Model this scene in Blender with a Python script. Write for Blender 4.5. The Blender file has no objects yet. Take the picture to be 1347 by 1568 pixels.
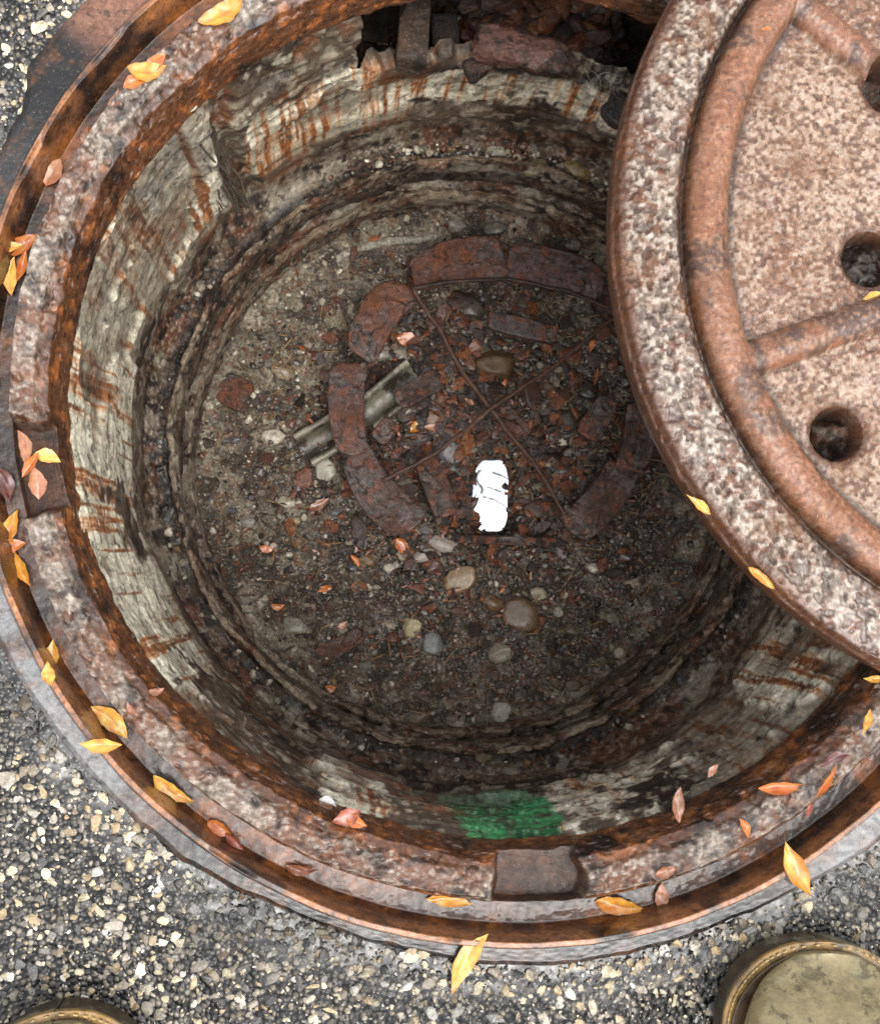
import bpy, bmesh, math, numpy as np
from mathutils import Vector, Matrix
rng=np.random.default_rng(7)
D2R=math.pi/180
# ------------------------------------------------------------------ camera / survey
H=0.70; F=1750.0
nv=Vector((-173,-136,-F)).normalized()
RM=np.array(nv.rotation_difference(Vector((0,0,-1))).to_matrix())
CAM=np.array([0.,0.,H])
def sv(u,v,z=0.0):
    """plan position (metres) of a point surveyed from the photo, lying at height z"""
    d=RM@np.array([u-673.5,784.0-v,-F]); t=(z-CAM[2])/d[2]
    return CAM+d*t
def fit(pts,z):
    P=np.array([sv(a,b,z)[:2] for a,b in pts])
    A=np.c_[2*P,np.ones(len(P))]; s=np.linalg.lstsq(A,(P**2).sum(1),rcond=None)[0]
    return s[0],s[1],math.sqrt(s[2]+s[0]**2+s[1]**2)
cx,cy,RO=fit([(0,920),(130,1160),(350,1340),(600,1450),(780,1475),(1000,1440),(1200,1370),(1347,1240),(0,330),(100,110),(200,0)],0)
CAM[0]-=cx; CAM[1]-=cy
U=RO/830.0
def K(k): return -H*(1/k-1)
LZ=K(1.063)
lx,ly,LR=fit([(930,330),(1120,860),(1347,1020),(1005,0),(985,640),(950,480),(945,180),(1230,955)],LZ)
lx+=.0055;LR-=.001
# ------------------------------------------------------------------ numpy noise
def _h(x,y,z,s):
    h=(x*374761393+y*668265263+z*1440662683+s*974711)&0xffffffff
    h=((h^(h>>13))*1274126177)&0xffffffff
    h=h^(h>>16)
    return h/2147483648.0-1.0
def vn(x,y,z,s=0):
    xf=np.floor(x);yf=np.floor(y);zf=np.floor(z)
    xi=xf.astype(np.int64);yi=yf.astype(np.int64);zi=zf.astype(np.int64)
    fx=x-xf;fy=y-yf;fz=z-zf
    fx=fx*fx*(3-2*fx);fy=fy*fy*(3-2*fy);fz=fz*fz*(3-2*fz)
    r=0
    for a in(0,1):
        wa=fx if a else 1-fx
        for b in(0,1):
            wb=fy if b else 1-fy
            for c in(0,1):
                wc=fz if c else 1-fz
                r=r+wa*wb*wc*_h(xi+a,yi+b,zi+c,s)
    return r
def fbm(x,y,z,f,o=4,s=0,g=.5):
    r=0;a=1;t=0
    for i in range(o):
        r=r+a*vn(x*f+i*7.3,y*f+i*3.1,z*f+i*1.7,s+i*17);t+=a;a*=g;f*=2.03
    return r/t
def ss(a,b,x):
    t=np.clip((x-a)/(b-a),0,1);return t*t*(3-2*t)
def C(r,g,b):
    c=np.array([r,g,b])/255.0
    return np.where(c<.04045,c/12.92,((c+.055)/1.055)**2.4)
def mixc(c,d,m):
    m=np.asarray(m)[...,None];return c*(1-m)+np.asarray(d)*m
# ------------------------------------------------------------------ mesh helpers
def build(name,V,faces_flat,nper,col,mat,smooth=True):
    me=bpy.data.meshes.new(name)
    V=np.ascontiguousarray(V,dtype=np.float32).reshape(-1,3)
    nf=len(faces_flat)//nper
    me.vertices.add(len(V));me.vertices.foreach_set('co',V.ravel())
    me.loops.add(len(faces_flat));me.loops.foreach_set('vertex_index',np.ascontiguousarray(faces_flat,dtype=np.int32))
    me.polygons.add(nf);me.polygons.foreach_set('loop_start',np.arange(nf,dtype=np.int32)*nper)
    me.update(calc_edges=True)
    me.polygons.foreach_set('use_smooth',np.full(nf,bool(smooth)))
    if col is not None:
        a=me.attributes.new('Col','FLOAT_COLOR','POINT')
        a.data.foreach_set('color',np.clip(np.ascontiguousarray(col,dtype=np.float32),0,1).ravel())
    me.update()
    ob=bpy.data.objects.new(name,me);bpy.context.scene.collection.objects.link(ob)
    if mat: me.materials.append(mat)
    return ob
def grid(name,P,col,mat,wrap=True,smooth=True,flip=False):
    n,m=P.shape[:2]
    i=np.arange(n-1)[:,None];j=np.arange(m if wrap else m-1)[None,:];j2=(j+1)%m
    q=np.stack([i*m+j,i*m+j2,(i+1)*m+j2,(i+1)*m+j],-1)
    if flip:q=q[...,::-1]
    return build(name,P,q.reshape(-1),4,col,mat,smooth)
def A4(rgb,wet):
    return np.concatenate([rgb,np.broadcast_to(np.asarray(wet,dtype=float)[...,None] if np.ndim(wet) else np.full(rgb.shape[:-1]+(1,),float(wet)),rgb.shape[:-1]+(1,))],-1)
def parent(name,kids):
    e=bpy.data.objects.new(name,None);bpy.context.scene.collection.objects.link(e)
    e.empty_display_size=.02
    for k in kids:k.parent=e
    return e
def ico(sub):
    bm=bmesh.new();bmesh.ops.create_icosphere(bm,subdivisions=sub,radius=1)
    V=np.array([v.co[:] for v in bm.verts]);Fc=np.array([[v.index for v in f.verts] for f in bm.faces]);bm.free();return V,Fc
def facet(W,blocky,seed,n=6):
    for q in range(n):
        a=np.random.default_rng(seed*31+q).normal(size=3);a/=np.linalg.norm(a)
        t=W@a;W=W-np.maximum(t-blocky,0)[:,None]*a*.92
    return W
def stone_templates(sub,n,amp,f,seed,blocky=0):
    V,Fc=ico(sub);T=[]
    for k in range(n):
        d=1+amp*fbm(V[:,0]+k*9,V[:,1],V[:,2],f,3,seed+k)
        W=V*d[:,None]
        if blocky:W=facet(W,blocky,seed+k*7)
        if sub>3:W=W*(1+.05*fbm(W[:,0]+k*5,W[:,1],W[:,2],5,3,seed+50))[:,None]
        T.append(W)
    return np.array(T),Fc
def scatter(name,T,Fc,pos,scl,rz,tilt,col,mat,smooth=True,tcol=None,var=.12):
    N=len(pos);V=T.shape[1]
    k=rng.integers(0,len(T),N)
    L=T[k]*scl[:,None,:]
    ta=rng.uniform(0,2*np.pi,N);tt=tilt*rng.normal(size=N) if np.ndim(tilt)==0 else tilt
    ax=np.c_[np.cos(ta),np.sin(ta),np.zeros(N)]
    c=np.cos(tt)[:,None,None];s=np.sin(tt)[:,None,None];a=ax[:,None,:]
    L=L*c+np.cross(np.broadcast_to(a,L.shape),L)*s+a*(L*a).sum(-1,keepdims=True)*(1-c)
    cz=np.cos(rz)[:,None];sz=np.sin(rz)[:,None]
    X=L[...,0]*cz-L[...,1]*sz;Y=L[...,0]*sz+L[...,1]*cz
    P=np.stack([X,Y,L[...,2]],-1)+pos[:,None,:]
    cc=np.repeat(col[:,None,:],V,1).copy()
    cc[...,:3]*=(1+var*rng.normal(size=(N,V,1)))
    if tcol is not None:cc[...,:3]*=tcol[k]
    fc=(Fc[None]+np.arange(N)[:,None,None]*V).reshape(-1)
    return build(name,P,fc,Fc.shape[1],cc,mat,smooth)
# ------------------------------------------------------------------ materials
def mk(name,var=.45,vs=260,tint=(120,70,35),tamt=.5,ts=70,t2=(190,180,170),a2=.3,s2=420,th2=.62,
       bump=.7,bd=.0012,bs=500,pit=0,ps=300,pd=.0015,rd=.75,rw=.12,attr=True,base=(100,90,80),sw=1.0,coat=.0,cb_=.25,dk=.0,ds=150):
    m=bpy.data.materials.new(name);m.use_nodes=True;nt=m.node_tree;N=nt.nodes;Lk=nt.links
    b=N['Principled BSDF']
    tc=N.new('ShaderNodeTexCoord').outputs['Object']
    def noise(s,d=6,r=.65,off=0):
        n=N.new('ShaderNodeTexNoise');n.inputs['Scale'].default_value=s;n.inputs['Detail'].default_value=d;n.inputs['Roughness'].default_value=r
        mp=N.new('ShaderNodeMapping');mp.inputs['Location'].default_value=(off,off*1.3,off*.7)
        Lk.new(tc,mp.inputs[0]);Lk.new(mp.outputs[0],n.inputs['Vector']);return n.outputs['Fac']
    def mr(i,a,c,d,e):
        n=N.new('ShaderNodeMapRange');Lk.new(i,n.inputs[0])
        for q,v in zip((1,2,3,4),(a,c,d,e)):n.inputs[q].default_value=v
        return n.outputs[0]
    def mix(f,a,c,mode='MIX'):
        n=N.new('ShaderNodeMix');n.data_type='RGBA';n.blend_type=mode
        for s,v in((n.inputs[0],f),(n.inputs[6],a),(n.inputs[7],c)):
            if hasattr(v,'links'):Lk.new(v,s)
            else:s.default_value=v
        return n.outputs[2]
    if attr:
        at=N.new('ShaderNodeAttribute');at.attribute_name='Col';col=at.outputs['Color'];wet=at.outputs['Alpha']
    else:
        r=N.new('ShaderNodeRGB');r.outputs[0].default_value=(*C(*base),1);col=r.outputs[0]
        r=N.new('ShaderNodeValue');r.outputs[0].default_value=.4;wet=r.outputs[0]
    if tamt>0:col=mix(mr(noise(ts,8,.75,3.1),.5,.62,0,tamt),col,(*C(*tint),1))
    if a2>0:col=mix(mr(noise(s2,4,.7,9.7),th2,th2+.05,0,a2),col,(*C(*t2),1))
    if dk>0:col=mix(mr(noise(ds,6,.7,5.9),.54,.62,0,dk),col,(*C(26,20,16),1))
    g=mr(noise(vs,8,.75),.32,.68,1-var,1+var)
    cb=N.new('ShaderNodeCombineXYZ')
    for i in range(3):Lk.new(g,cb.inputs[i])
    col=mix(1.0,col,cb.outputs[0],'MULTIPLY')
    Lk.new(col,b.inputs['Base Color'])
    ro=N.new('ShaderNodeMix');ro.data_type='FLOAT'
    Lk.new(wet,ro.inputs[0]);ro.inputs[2].default_value=rd;ro.inputs[3].default_value=rw
    ad=N.new('ShaderNodeMath');ad.operation='ADD';ad.use_clamp=True;Lk.new(ro.outputs[0],ad.inputs[0]);Lk.new(mr(noise(120,4,.6,5),.35,.7,-.06,.22),ad.inputs[1])
    Lk.new(ad.outputs[0],b.inputs['Roughness'])
    Lk.new(mr(wet,0,1,.3,sw),b.inputs['Specular IOR Level'])
    bp=N.new('ShaderNodeBump');bp.inputs['Strength'].default_value=bump;bp.inputs['Distance'].default_value=bd
    Lk.new(noise(bs,8,.7,1.3),bp.inputs['Height']);last=bp
    if pit:
        v=N.new('ShaderNodeTexVoronoi');v.feature='SMOOTH_F1';v.inputs['Scale'].default_value=ps
        nn=N.new('ShaderNodeTexNoise');nn.inputs['Scale'].default_value=ps*.7
        Lk.new(tc,nn.inputs['Vector'])
        va=N.new('ShaderNodeVectorMath');va.operation='SCALE';va.inputs['Scale'].default_value=.8/ps;Lk.new(nn.outputs['Color'],va.inputs[0])
        vb=N.new('ShaderNodeVectorMath');Lk.new(tc,vb.inputs[0]);Lk.new(va.outputs[0],vb.inputs[1])
        Lk.new(vb.outputs[0],v.inputs['Vector'])
        b2=N.new('ShaderNodeBump');b2.inputs['Strength'].default_value=pit;b2.inputs['Distance'].default_value=pd
        Lk.new(mr(v.outputs['Distance'],0,.6,0,1),b2.inputs['Height']);Lk.new(bp.outputs[0],b2.inputs['Normal']);last=b2
    Lk.new(last.outputs[0],b.inputs['Normal'])
    if coat:
        Lk.new(mr(wet,.25,.95,0,coat),b.inputs['Coat Weight']);b.inputs['Coat Roughness'].default_value=.05;b.inputs['Coat IOR'].default_value=1.5
        b3=N.new('ShaderNodeBump');b3.inputs['Strength'].default_value=cb_;b3.inputs['Distance'].default_value=bd
        Lk.new(noise(bs*.6,3,.5,1.3),b3.inputs['Height']);Lk.new(b3.outputs[0],b.inputs['Coat Normal'])
    return m
M_frame=mk('wet_rusty_iron',var=.55,vs=260,tint=(104,62,32),tamt=.55,ts=45,t2=(156,142,124),a2=.3,s2=520,th2=.61,bump=.5,bd=.0012,bs=420,rd=.55,rw=.10,sw=.6,coat=.8,cb_=.08,dk=.6,ds=130)
M_lid=mk('pitted_cover_iron',var=.42,vs=300,tint=(112,70,42),tamt=.6,ts=28,t2=(196,182,168),a2=.32,s2=560,th2=.62,bump=.5,bd=.0009,bs=480,pit=.2,ps=330,pd=.0008,rd=.5,rw=.2,sw=.6,coat=.6,cb_=.10,dk=.5,ds=260)
M_shaft=mk('stained_concrete_ring',var=.5,vs=240,tint=(108,66,34),tamt=.3,ts=60,t2=(200,190,170),a2=.3,s2=420,bump=1,bd=.002,bs=300,rd=.75,rw=.15,sw=.7,coat=.4,dk=.7,ds=110)
M_dirt=mk('silty_debris',var=.65,vs=330,tint=(80,50,28),tamt=.4,ts=90,t2=(196,188,168),a2=.6,s2=400,th2=.59,bump=1,bd=.003,bs=300,rd=.65,rw=.15,sw=.8,coat=.5,dk=.65,ds=140)
M_stone=mk('gravel_stone',var=.4,vs=380,tint=(92,70,48),tamt=.4,ts=120,t2=(200,195,185),a2=.25,s2=600,bump=.7,bd=.0009,bs=500,rd=.5,rw=.1,sw=.8,coat=.4,dk=.4,ds=220)
M_agg=mk('asphalt_aggregate',var=.4,vs=500,tint=(88,78,62),tamt=.35,ts=200,t2=(235,230,220),a2=.35,s2=700,bump=.7,bd=.0007,bs=700,rd=.5,rw=.12,coat=.4,dk=.35,ds=350)
M_rust=mk('flaking_rust',var=.6,vs=300,tint=(108,62,36),tamt=.4,ts=80,t2=(146,132,128),a2=.45,s2=600,th2=.6,bump=1,bd=.0016,bs=420,rd=.6,rw=.2,sw=.7,coat=.3,dk=.65,ds=160)
M_leaf=mk('fallen_leaf_skin',var=.22,vs=180,tint=(170,84,30),tamt=.4,ts=110,t2=(120,60,20),a2=.4,s2=300,th2=.62,bump=.3,bd=.0004,bs=400,rd=.5,rw=.2,coat=.5)
M_boot=mk('worn_boot_leather',var=.35,vs=150,tint=(150,142,116),tamt=.75,ts=26,t2=(66,54,38),a2=.6,s2=90,th2=.57,bump=.5,bd=.0006,bs=500,rd=.5,rw=.2,coat=.3,dk=.5,ds=60)
M_web=mk('grey_fibre',var=.3,tamt=0,a2=0,bump=0,attr=False,base=(150,146,138))
def asphalt_mat():
    m=bpy.data.materials.new('coarse_wet_asphalt');m.use_nodes=True;nt=m.node_tree;N=nt.nodes;Lk=nt.links;b=N['Principled BSDF']
    tc=N.new('ShaderNodeTexCoord').outputs['Object']
    v=N.new('ShaderNodeTexVoronoi');v.inputs['Scale'].default_value=300;Lk.new(tc,v.inputs['Vector'])
    r=N.new('ShaderNodeValToRGB');e=r.color_ramp.elements
    e[0].position=0;e[0].color=(*C(24,23,22),1);e[1].position=1;e[1].color=(*C(165,155,138),1)
    for p,c in((.35,(36,34,32)),(.6,(64,60,55)),(.8,(112,104,90))):
        x=r.color_ramp.elements.new(p);x.color=(*C(*c),1)
    sp=N.new('ShaderNodeSeparateColor');Lk.new(v.outputs['Color'],sp.inputs[0]);Lk.new(sp.outputs[0],r.inputs[0])
    mr=N.new('ShaderNodeMapRange');Lk.new(v.outputs['Distance'],mr.inputs[0]);mr.inputs[1].default_value=.3;mr.inputs[2].default_value=.65
    mx=N.new('ShaderNodeMix');mx.data_type='RGBA';Lk.new(mr.outputs[0],mx.inputs[0]);Lk.new(r.outputs[0],mx.inputs[6]);mx.inputs[7].default_value=(*C(12,11,11),1)
    at=N.new('ShaderNodeAttribute');at.attribute_name='Col'
    m2=N.new('ShaderNodeMix');m2.data_type='RGBA';Lk.new(at.outputs['Alpha'],m2.inputs[0]);Lk.new(mx.outputs[2],m2.inputs[6]);Lk.new(at.outputs['Color'],m2.inputs[7])
    Lk.new(m2.outputs[2],b.inputs['Base Color'])
    rr=N.new('ShaderNodeMapRange');Lk.new(at.outputs['Alpha'],rr.inputs[0]);rr.inputs[3].default_value=.35;rr.inputs[4].default_value=.07;Lk.new(rr.outputs[0],b.inputs['Roughness'])
    bp=N.new('ShaderNodeBump');bp.inputs['Distance'].default_value=.002;bp.inputs['Strength'].default_value=.8;bp.invert=True;Lk.new(v.outputs['Distance'],bp.inputs['Height'])
    Lk.new(bp.outputs[0],b.inputs['Normal']);Lk.new(at.outputs['Alpha'],b.inputs['Coat Weight']);b.inputs['Coat Roughness'].default_value=.05;return m
M_asph=asphalt_mat()
# ------------------------------------------------------------------ shared shape functions
def angdiff(a,b): return (a-b+180)%360-180
def bumpa(th,c,w,s=.8):
    return 1-ss(w-s,w+s,np.abs(angdiff(th,c)))
FP=np.array([(905,-.020),(862,-.012),(850,-.001),(842,.0015),(815,.001),(811,.0055),(803,.0055),(798,-.016),(792,-.021),(760,-.021),(754,-.006),(746,-.0015),(735,-.003),(712,-.005),(706,-.008),(695,-.011),(687,-.020),(681,-.030),(678,-.040),(690,-.050),(705,-.05)])
def widen(th): return 18*ss(75,20,np.abs(angdiff(th,185)))
def outer_extra(th,x,y):
    return 34*bumpa(th,140,9,3)+12*fbm(x,y,0*x,9,3,5)+6*fbm(x,y,0*x,60,3,6)-14*bumpa(th,270,30,10)
def notch(th):
    return np.maximum(bumpa(th,189.3,5.2,.5),bumpa(th,-89.3,5.0,.5))
# ------------------------------------------------------------------ frame
nt_=1700
th=np.linspace(0,2*np.pi,nt_,endpoint=False);thd=th/D2R
seg=np.r_[0,np.cumsum(np.hypot(np.diff(FP[:,0])*U,np.diff(FP[:,1])))]
s=np.linspace(0,seg[-1],280)
pr=np.interp(s,seg,FP[:,0]);pz=np.interp(s,seg,FP[:,1])
TH,PR=np.meshgrid(thd,pr);_,PZ=np.meshgrid(thd,pz)
cx_,sx_=np.cos(TH*D2R),np.sin(TH*D2R)
X=cx_*PR*U;Y=sx_*PR*U
ex=outer_extra(TH,cx_*.33,sx_*.33)
w=ss(812,850,PR);R2=PR+ex*w+widen(TH)*ss(765,740,PR)
R2+=2.2*fbm(X,Y,PZ,25,3,8)+ (5*fbm(X,Y,PZ*2,70,3,9))*ss(712,690,PR)+2.5*fbm(X,Y,PZ,110,3,19)*ss(765,750,PR)
nb=notch(TH+1.0*fbm(X,Y,PZ,60,2,18))*ss(757,750,PR)*ss(676,690,PR)
Z=PZ*(1-nb)+np.minimum(PZ,-.0215)*nb
band=ss(756,748,PR)*(1-nb)
Z+=band*(.0013*fbm(X,Y,PZ,60,4,10)+.0006*fbm(X,Y,PZ,240,3,11)+.0004*fbm(X,Y,PZ,500,2,17)-.0018*ss(.15,.35,fbm(X,Y,PZ,150,3,15)))
Z+=(1-band)*(.0006*fbm(X,Y,PZ,50,3,12)+.0003*fbm(X,Y,PZ,300,2,13))
Z-=.004*ss(.2,.45,fbm(X,Y,0*X,22,3,14))*ss(813,806,PR)*ss(798,802,PR)
X=cx_*R2*U;Y=sx_*R2*U
n1=fbm(X,Y,Z,14,4,20);n2=fbm(X,Y,Z,45,4,21);n3=fbm(X,Y,Z,160,3,22);n4=fbm(X,Y,Z,400,2,23)
col=np.broadcast_to(C(80,50,32),X.shape+(3,)).copy()
col=mixc(col,C(130,78,40),ss(.05,.4,n2+.3*n3));col=mixc(col,C(38,25,18),ss(.0,.35,-n2))
wet=np.full(X.shape,.75)
gb=ss(755,749,PR)*ss(697,709,PR)*(1-nb)
cb=mixc(np.broadcast_to(C(112,97,84),X.shape+(3,)),C(100,62,38),ss(-.08,.3,n2+.3*n1))
cb=mixc(cb,C(166,154,140),ss(.12,.4,n4+.5*n3-.2*n2)*.65);cb=mixc(cb,C(42,28,21),ss(.08,.38,-n3-.3*n4)*.85)
col=col*(1-gb[...,None])+cb*gb[...,None];wet=wet*(1-gb)+.6*gb
ridge=ss(813,809,PR)*ss(797,801,PR);col=mixc(col,C(164,106,62),ridge*ss(-.4,.2,n2)*.85)
inn=ss(711,700,PR);ic=mixc(np.broadcast_to(C(88,55,36),X.shape+(3,)),C(140,84,44),ss(.05,.35,n3));ic=mixc(ic,C(38,26,20),ss(0,.3,-n2))
col=col*(1-inn[...,None]*.9)+ic*.9*inn[...,None]
col=mixc(col,C(60,39,26),nb*ss(-.5,.2,n2+.3)*.9)
wet=wet*(1-.6*nb)
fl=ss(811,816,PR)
film_sheen=fl*np.clip(np.maximum.reduce([bumpa(TH,212,17,6),bumpa(TH,-45,17,6)]),0,1)
tar=fl*ss(-.2,.0,n1+.5*n2+.3*(bumpa(TH,146,7,2)+bumpa(TH,160,5,2)+bumpa(TH,250,25,6)+bumpa(TH,278,18,5))-.5*bumpa(TH,137,4,2))*(1-film_sheen)
col=mixc(col,C(14,14,15),tar)
col=mixc(col,C(122,86,70),fl*bumpa(TH,136,6,2)*.9)
col=mixc(col,C(104,110,112),film_sheen*ss(-.5,.15,n2+.3*n3)*.85)  # grey sky reflection painted into the colour where the flange is wet
wet=np.maximum(wet,np.maximum(film_sheen,tar*.9));wet=wet*(1-.5*fl*bumpa(TH,140,14,4))
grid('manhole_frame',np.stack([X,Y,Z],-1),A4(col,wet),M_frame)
def frame_z(r): return np.interp(-r/U,-FP[:,0][:-2],FP[:,1][:-2])
# ------------------------------------------------------------------ asphalt
ra=np.r_[np.linspace(800,1000,100),np.linspace(1004,1700,240),1700*np.exp(np.linspace(.02,4.9,50))]
TH,PR=np.meshgrid(np.linspace(0,360,1100,endpoint=False),ra)
X=np.cos(TH*D2R)*PR*U;Y=np.sin(TH*D2R)*PR*U
Z=(.0016*fbm(X,Y,0*X,40,3,30)+.001*fbm(X,Y,0*X,150,2,31))*ss(3500,1600,PR)-.0012-.002*ss(900,850,PR)-.03*ss(835,815,PR)
n1=fbm(X,Y,0*X,18,4,32)
edge=ss(905,858,PR+35*n1)
col=mixc(np.broadcast_to(C(22,20,19),X.shape+(3,)),C(120,118,112),ss(0,.25,fbm(X,Y,0*X,35,4,33))*.6)
grid('asphalt_pavement',np.stack([X,Y,Z],-1),A4(col,np.clip(edge,0,1)),M_asph,flip=True)
T1,F1=stone_templates(2,14,.5,1.3,100,.6)
xs0=sv(-140,-140)[0];xs1=sv(1500,0)[0];ys0=sv(0,1720)[1];ys1=sv(0,-140)[1]
def agg(sp,smin,smax,seed,prob,pw=1.6,sink=.2):
    gx,gy=np.meshgrid(np.arange(xs0,xs1,sp),np.arange(ys0,ys1,sp))
    p=np.c_[gx.ravel(),gy.ravel()]+rng.uniform(-.6,.6,(gx.size,2))*sp
    r=np.hypot(p[:,0],p[:,1])/U;t=np.arctan2(p[:,1],p[:,0])/D2R
    lim=856+outer_extra(t,np.cos(t*D2R)*.33,np.sin(t*D2R)*.33)+22*fbm(p[:,0],p[:,1],0*r,30,2,41)
    k=(r>lim)&(rng.random(len(r))<prob)
    p=p[k];N=len(p)
    sc=rng.uniform(0,1,N)**pw*(smax-smin)+smin
    scl=np.c_[sc*rng.uniform(.9,1.35,N),sc*rng.uniform(.6,1,N),sc*rng.uniform(.4,.6,N)]
    z=-.0012+.0016*fbm(p[:,0],p[:,1],0*p[:,0],40,3,30)+.001*fbm(p[:,0],p[:,1],0*p[:,0],150,2,31)-sc*sink
    pal=np.array([C(216,202,168),C(170,160,142),C(112,107,98),C(72,69,66),C(182,158,120),C(138,124,104),C(40,39,38),C(222,216,204)])
    low=fbm(p[:,0],p[:,1],0*p[:,0],16,3,44)
    c=pal[rng.choice(8,N,p=[.18,.16,.13,.12,.15,.12,.07,.07])]*(rng.uniform(.6,1.1,(N,1)))*(1-.75*ss(.05,.4,low))[:,None]
    return np.c_[p,z],scl,c
a1=agg(.0060,.0018,.0048,1,.82);a2=agg(.0034,.0008,.0018,2,.75,1.6,.3);a3=agg(.03,.0045,.0070,3,.35)
pos=np.r_[a1[0],a2[0],a3[0]];scl=np.r_[a1[1],a2[1],a3[1]];c=np.r_[a1[2],a2[2],a3[2]]
scatter('exposed_aggregate',T1,F1,pos,scl,rng.uniform(0,6.28,len(pos)),.3,A4(c,rng.uniform(.4,1,len(c))),M_agg,smooth=False)
# ------------------------------------------------------------------ shaft wall
kz=K(.85)
low=[(672,K(.80)),(671,K(.755)),(668,K(.722)),(650,K(.714)),(630,K(.714)),(622,K(.722)),(612,K(.724)),(608,K(.716)),(609,K(.692)),(622,K(.682)),(612,K(.678)),(596,K(.682)),(592,K(.672)),(600,K(.655)),(596,K(.63)),(590,K(.60))]
PN=np.array([(700,-.034),(686,-.036),(678,-.046),(675,-.060),(673,-.075),(673,-.088),(673,-.10),(673,kz+.008),(672,kz-.004)]+low)
PC=np.array([(700,-.034),(760,-.036),(835,-.045),(850,-.12),(845,-.21),(760,-.235),(702,-.22),(698,kz+.001),(674,kz-.003)]+low)
sub=16
def dense(P):
    o=[]
    for i in range(len(P)-1):
        for t in np.linspace(0,1,sub,endpoint=False):o.append(P[i]*(1-t)+P[i+1]*t)
    o.append(P[-1]);return np.array(o)
dn,dc=dense(PN),dense(PC)
nt_=1600;thd=np.linspace(0,360,nt_,endpoint=False)
TH,RN=np.meshgrid(thd,dn[:,0]);_,ZN=np.meshgrid(thd,dn[:,1]);_,RC=np.meshgrid(thd,dc[:,0]);_,ZC=np.meshgrid(thd,dc[:,1])
cs,sn=np.cos(TH*D2R),np.sin(TH*D2R)
idx=np.arange(len(dn))[:,None]/sub
jag=9*fbm(cs*.3,sn*.3,ZN,22,4,50)
m=ss(46,49,TH+jag)*ss(113,110.5,TH+jag)
heap=bumpa(TH,83,11,4)
ZC=ZC+heap*.08*ss(2.5,4,idx)*ss(7,6,idx)
RN=RN+widen(TH)*ss(9.5,5,idx)*.9
R=RN*(1-m)+RC*m;Z=ZN*(1-m)+ZC*m
topedge=m*np.exp(-((idx-7.6)/1.0)**2)
Z+=topedge*(.020*fbm(cs*.3,sn*.3,0*cs,28,4,51)+.012*fbm(cs*.3,sn*.3,0*cs,110,3,52))
x0,y0=cs*R*U,sn*R*U
PERW=.046
zz_=(Z+.008+.005*fbm(x0,y0,Z*0,7,3,53)+.0015*fbm(x0,y0,Z*0,60,2,52))/PERW
fr=zz_-np.floor(zz_)
groove=np.exp(-((fr-.5)/.07)**2)
crs=np.floor(zz_)
wallm=ss(K(.72),K(.74),Z)*(1-m*(idx<7.2))
layamp=.35+.65*np.clip(bumpa(TH,285,55,14)+bumpa(TH,90,50,10)*.4,0,1)
brk=ss(-.35,.1,fbm(x0,y0,Z,14,3,54)+.3*(layamp-.5))
R=R+wallm*(9*layamp*groove*brk+8*fbm(x0,y0,Z,18,4,55)+3.5*fbm(x0,y0,Z,90,3,56))
R+=wallm*layamp*9*vn(crs*3.3,0*crs,0*crs,66)
R+=(1-wallm)*(13*fbm(x0,y0,Z*2,22,4,57)+6*fbm(x0,y0,Z,110,3,58))
R+=-16*bumpa(TH,139,2.2,.6)*wallm*ss(K(.76),K(.9),Z)+20*bumpa(TH+4*fbm(x0,y0,Z,20,3,69),134,2.4,.8)*wallm
spall=ss(.12,.17,fbm(x0,y0,Z,13,4,59));R+=9*spall*wallm
Z=Z+(1-wallm)*(.006*fbm(x0,y0,Z,20,4,60)+.003*fbm(x0,y0,Z,100,3,61))*(idx>9)
Z+=(1-wallm)*m*(idx<7)*(.016*fbm(x0,y0,Z,18,3,62)+.008*fbm(x0,y0,Z,70,3,63))
X,Y=cs*R*U,sn*R*U
n1=fbm(X,Y,Z,12,4,70);n2=fbm(X,Y,Z,40,4,71);n3=fbm(X,Y,Z,150,3,72);n4=fbm(X,Y,Z,380,2,76)
strk=fbm(cs*.3,sn*.3,Z*.05,230,4,73)
strk2=fbm(cs*.3,sn*.3,Z*.05,55,3,79)
hb=fbm(X*.12,Y*.12,Z,75,4,74)
col=np.broadcast_to(C(98,84,68),X.shape+(3,)).copy()
col=mixc(col,C(110,68,40),ss(-.05,.3,n2));col=mixc(col,C(46,36,29),ss(.0,.3,-n1-.3*n3+.3*hb));col=mixc(col,C(160,150,130),ss(.12,.3,n3+.2*n1+.3*hb)*.7)
wd=[0,40,50,130,133,136,138,185,191,199,205,215,225,240,244,250,253,266,285,300,308,320,330,360]
wv=[.1,.4,.95,.95,.2,.2,1.1,1.1,.5,.55,1.0,.75,.4,.35,.9,.9,.35,.35,.65,.65,1.0,.9,.4,.1]
W=np.interp(TH,wd,wv)
kk=H/(H-Z)
zone=ss(.755,.775,kk+.02*n1+.012*n2)*ss(1.0,.965,kk+.02*n1)
zone*=1-m*ss(.808,.822,kk+.02*n2+.02*n1)
zone*=1-bumpa(TH,121,12,2)*ss(.855,.875,kk+.02*n2)
pm=zone*ss(-.04,.10,W-.5+.55*n1+.5*n2+.25*n3-.12*np.abs(hb))*(1-.7*spall)
pc=mixc(np.broadcast_to(C(240,230,204),X.shape+(3,)),C(198,188,164),ss(-.1,.3,n2+.4*hb))
ora=bumpa(TH,95,38,10)*.12
pc=mixc(pc,C(212,136,62),ss(.04,.28,strk*.8+.4*strk2+.3*n1+ora)*.8);pc=mixc(pc,C(132,74,34),ss(.18,.36,strk+.3*strk2+.3*n1+ora*.6)*.88)
pc=mixc(pc,C(100,84,66),ss(.2,.35,-.6*n3-.3*n1-.5*hb)*.65);pc=mixc(pc,C(246,240,226),ss(.2,.4,n4)*.4)
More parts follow.
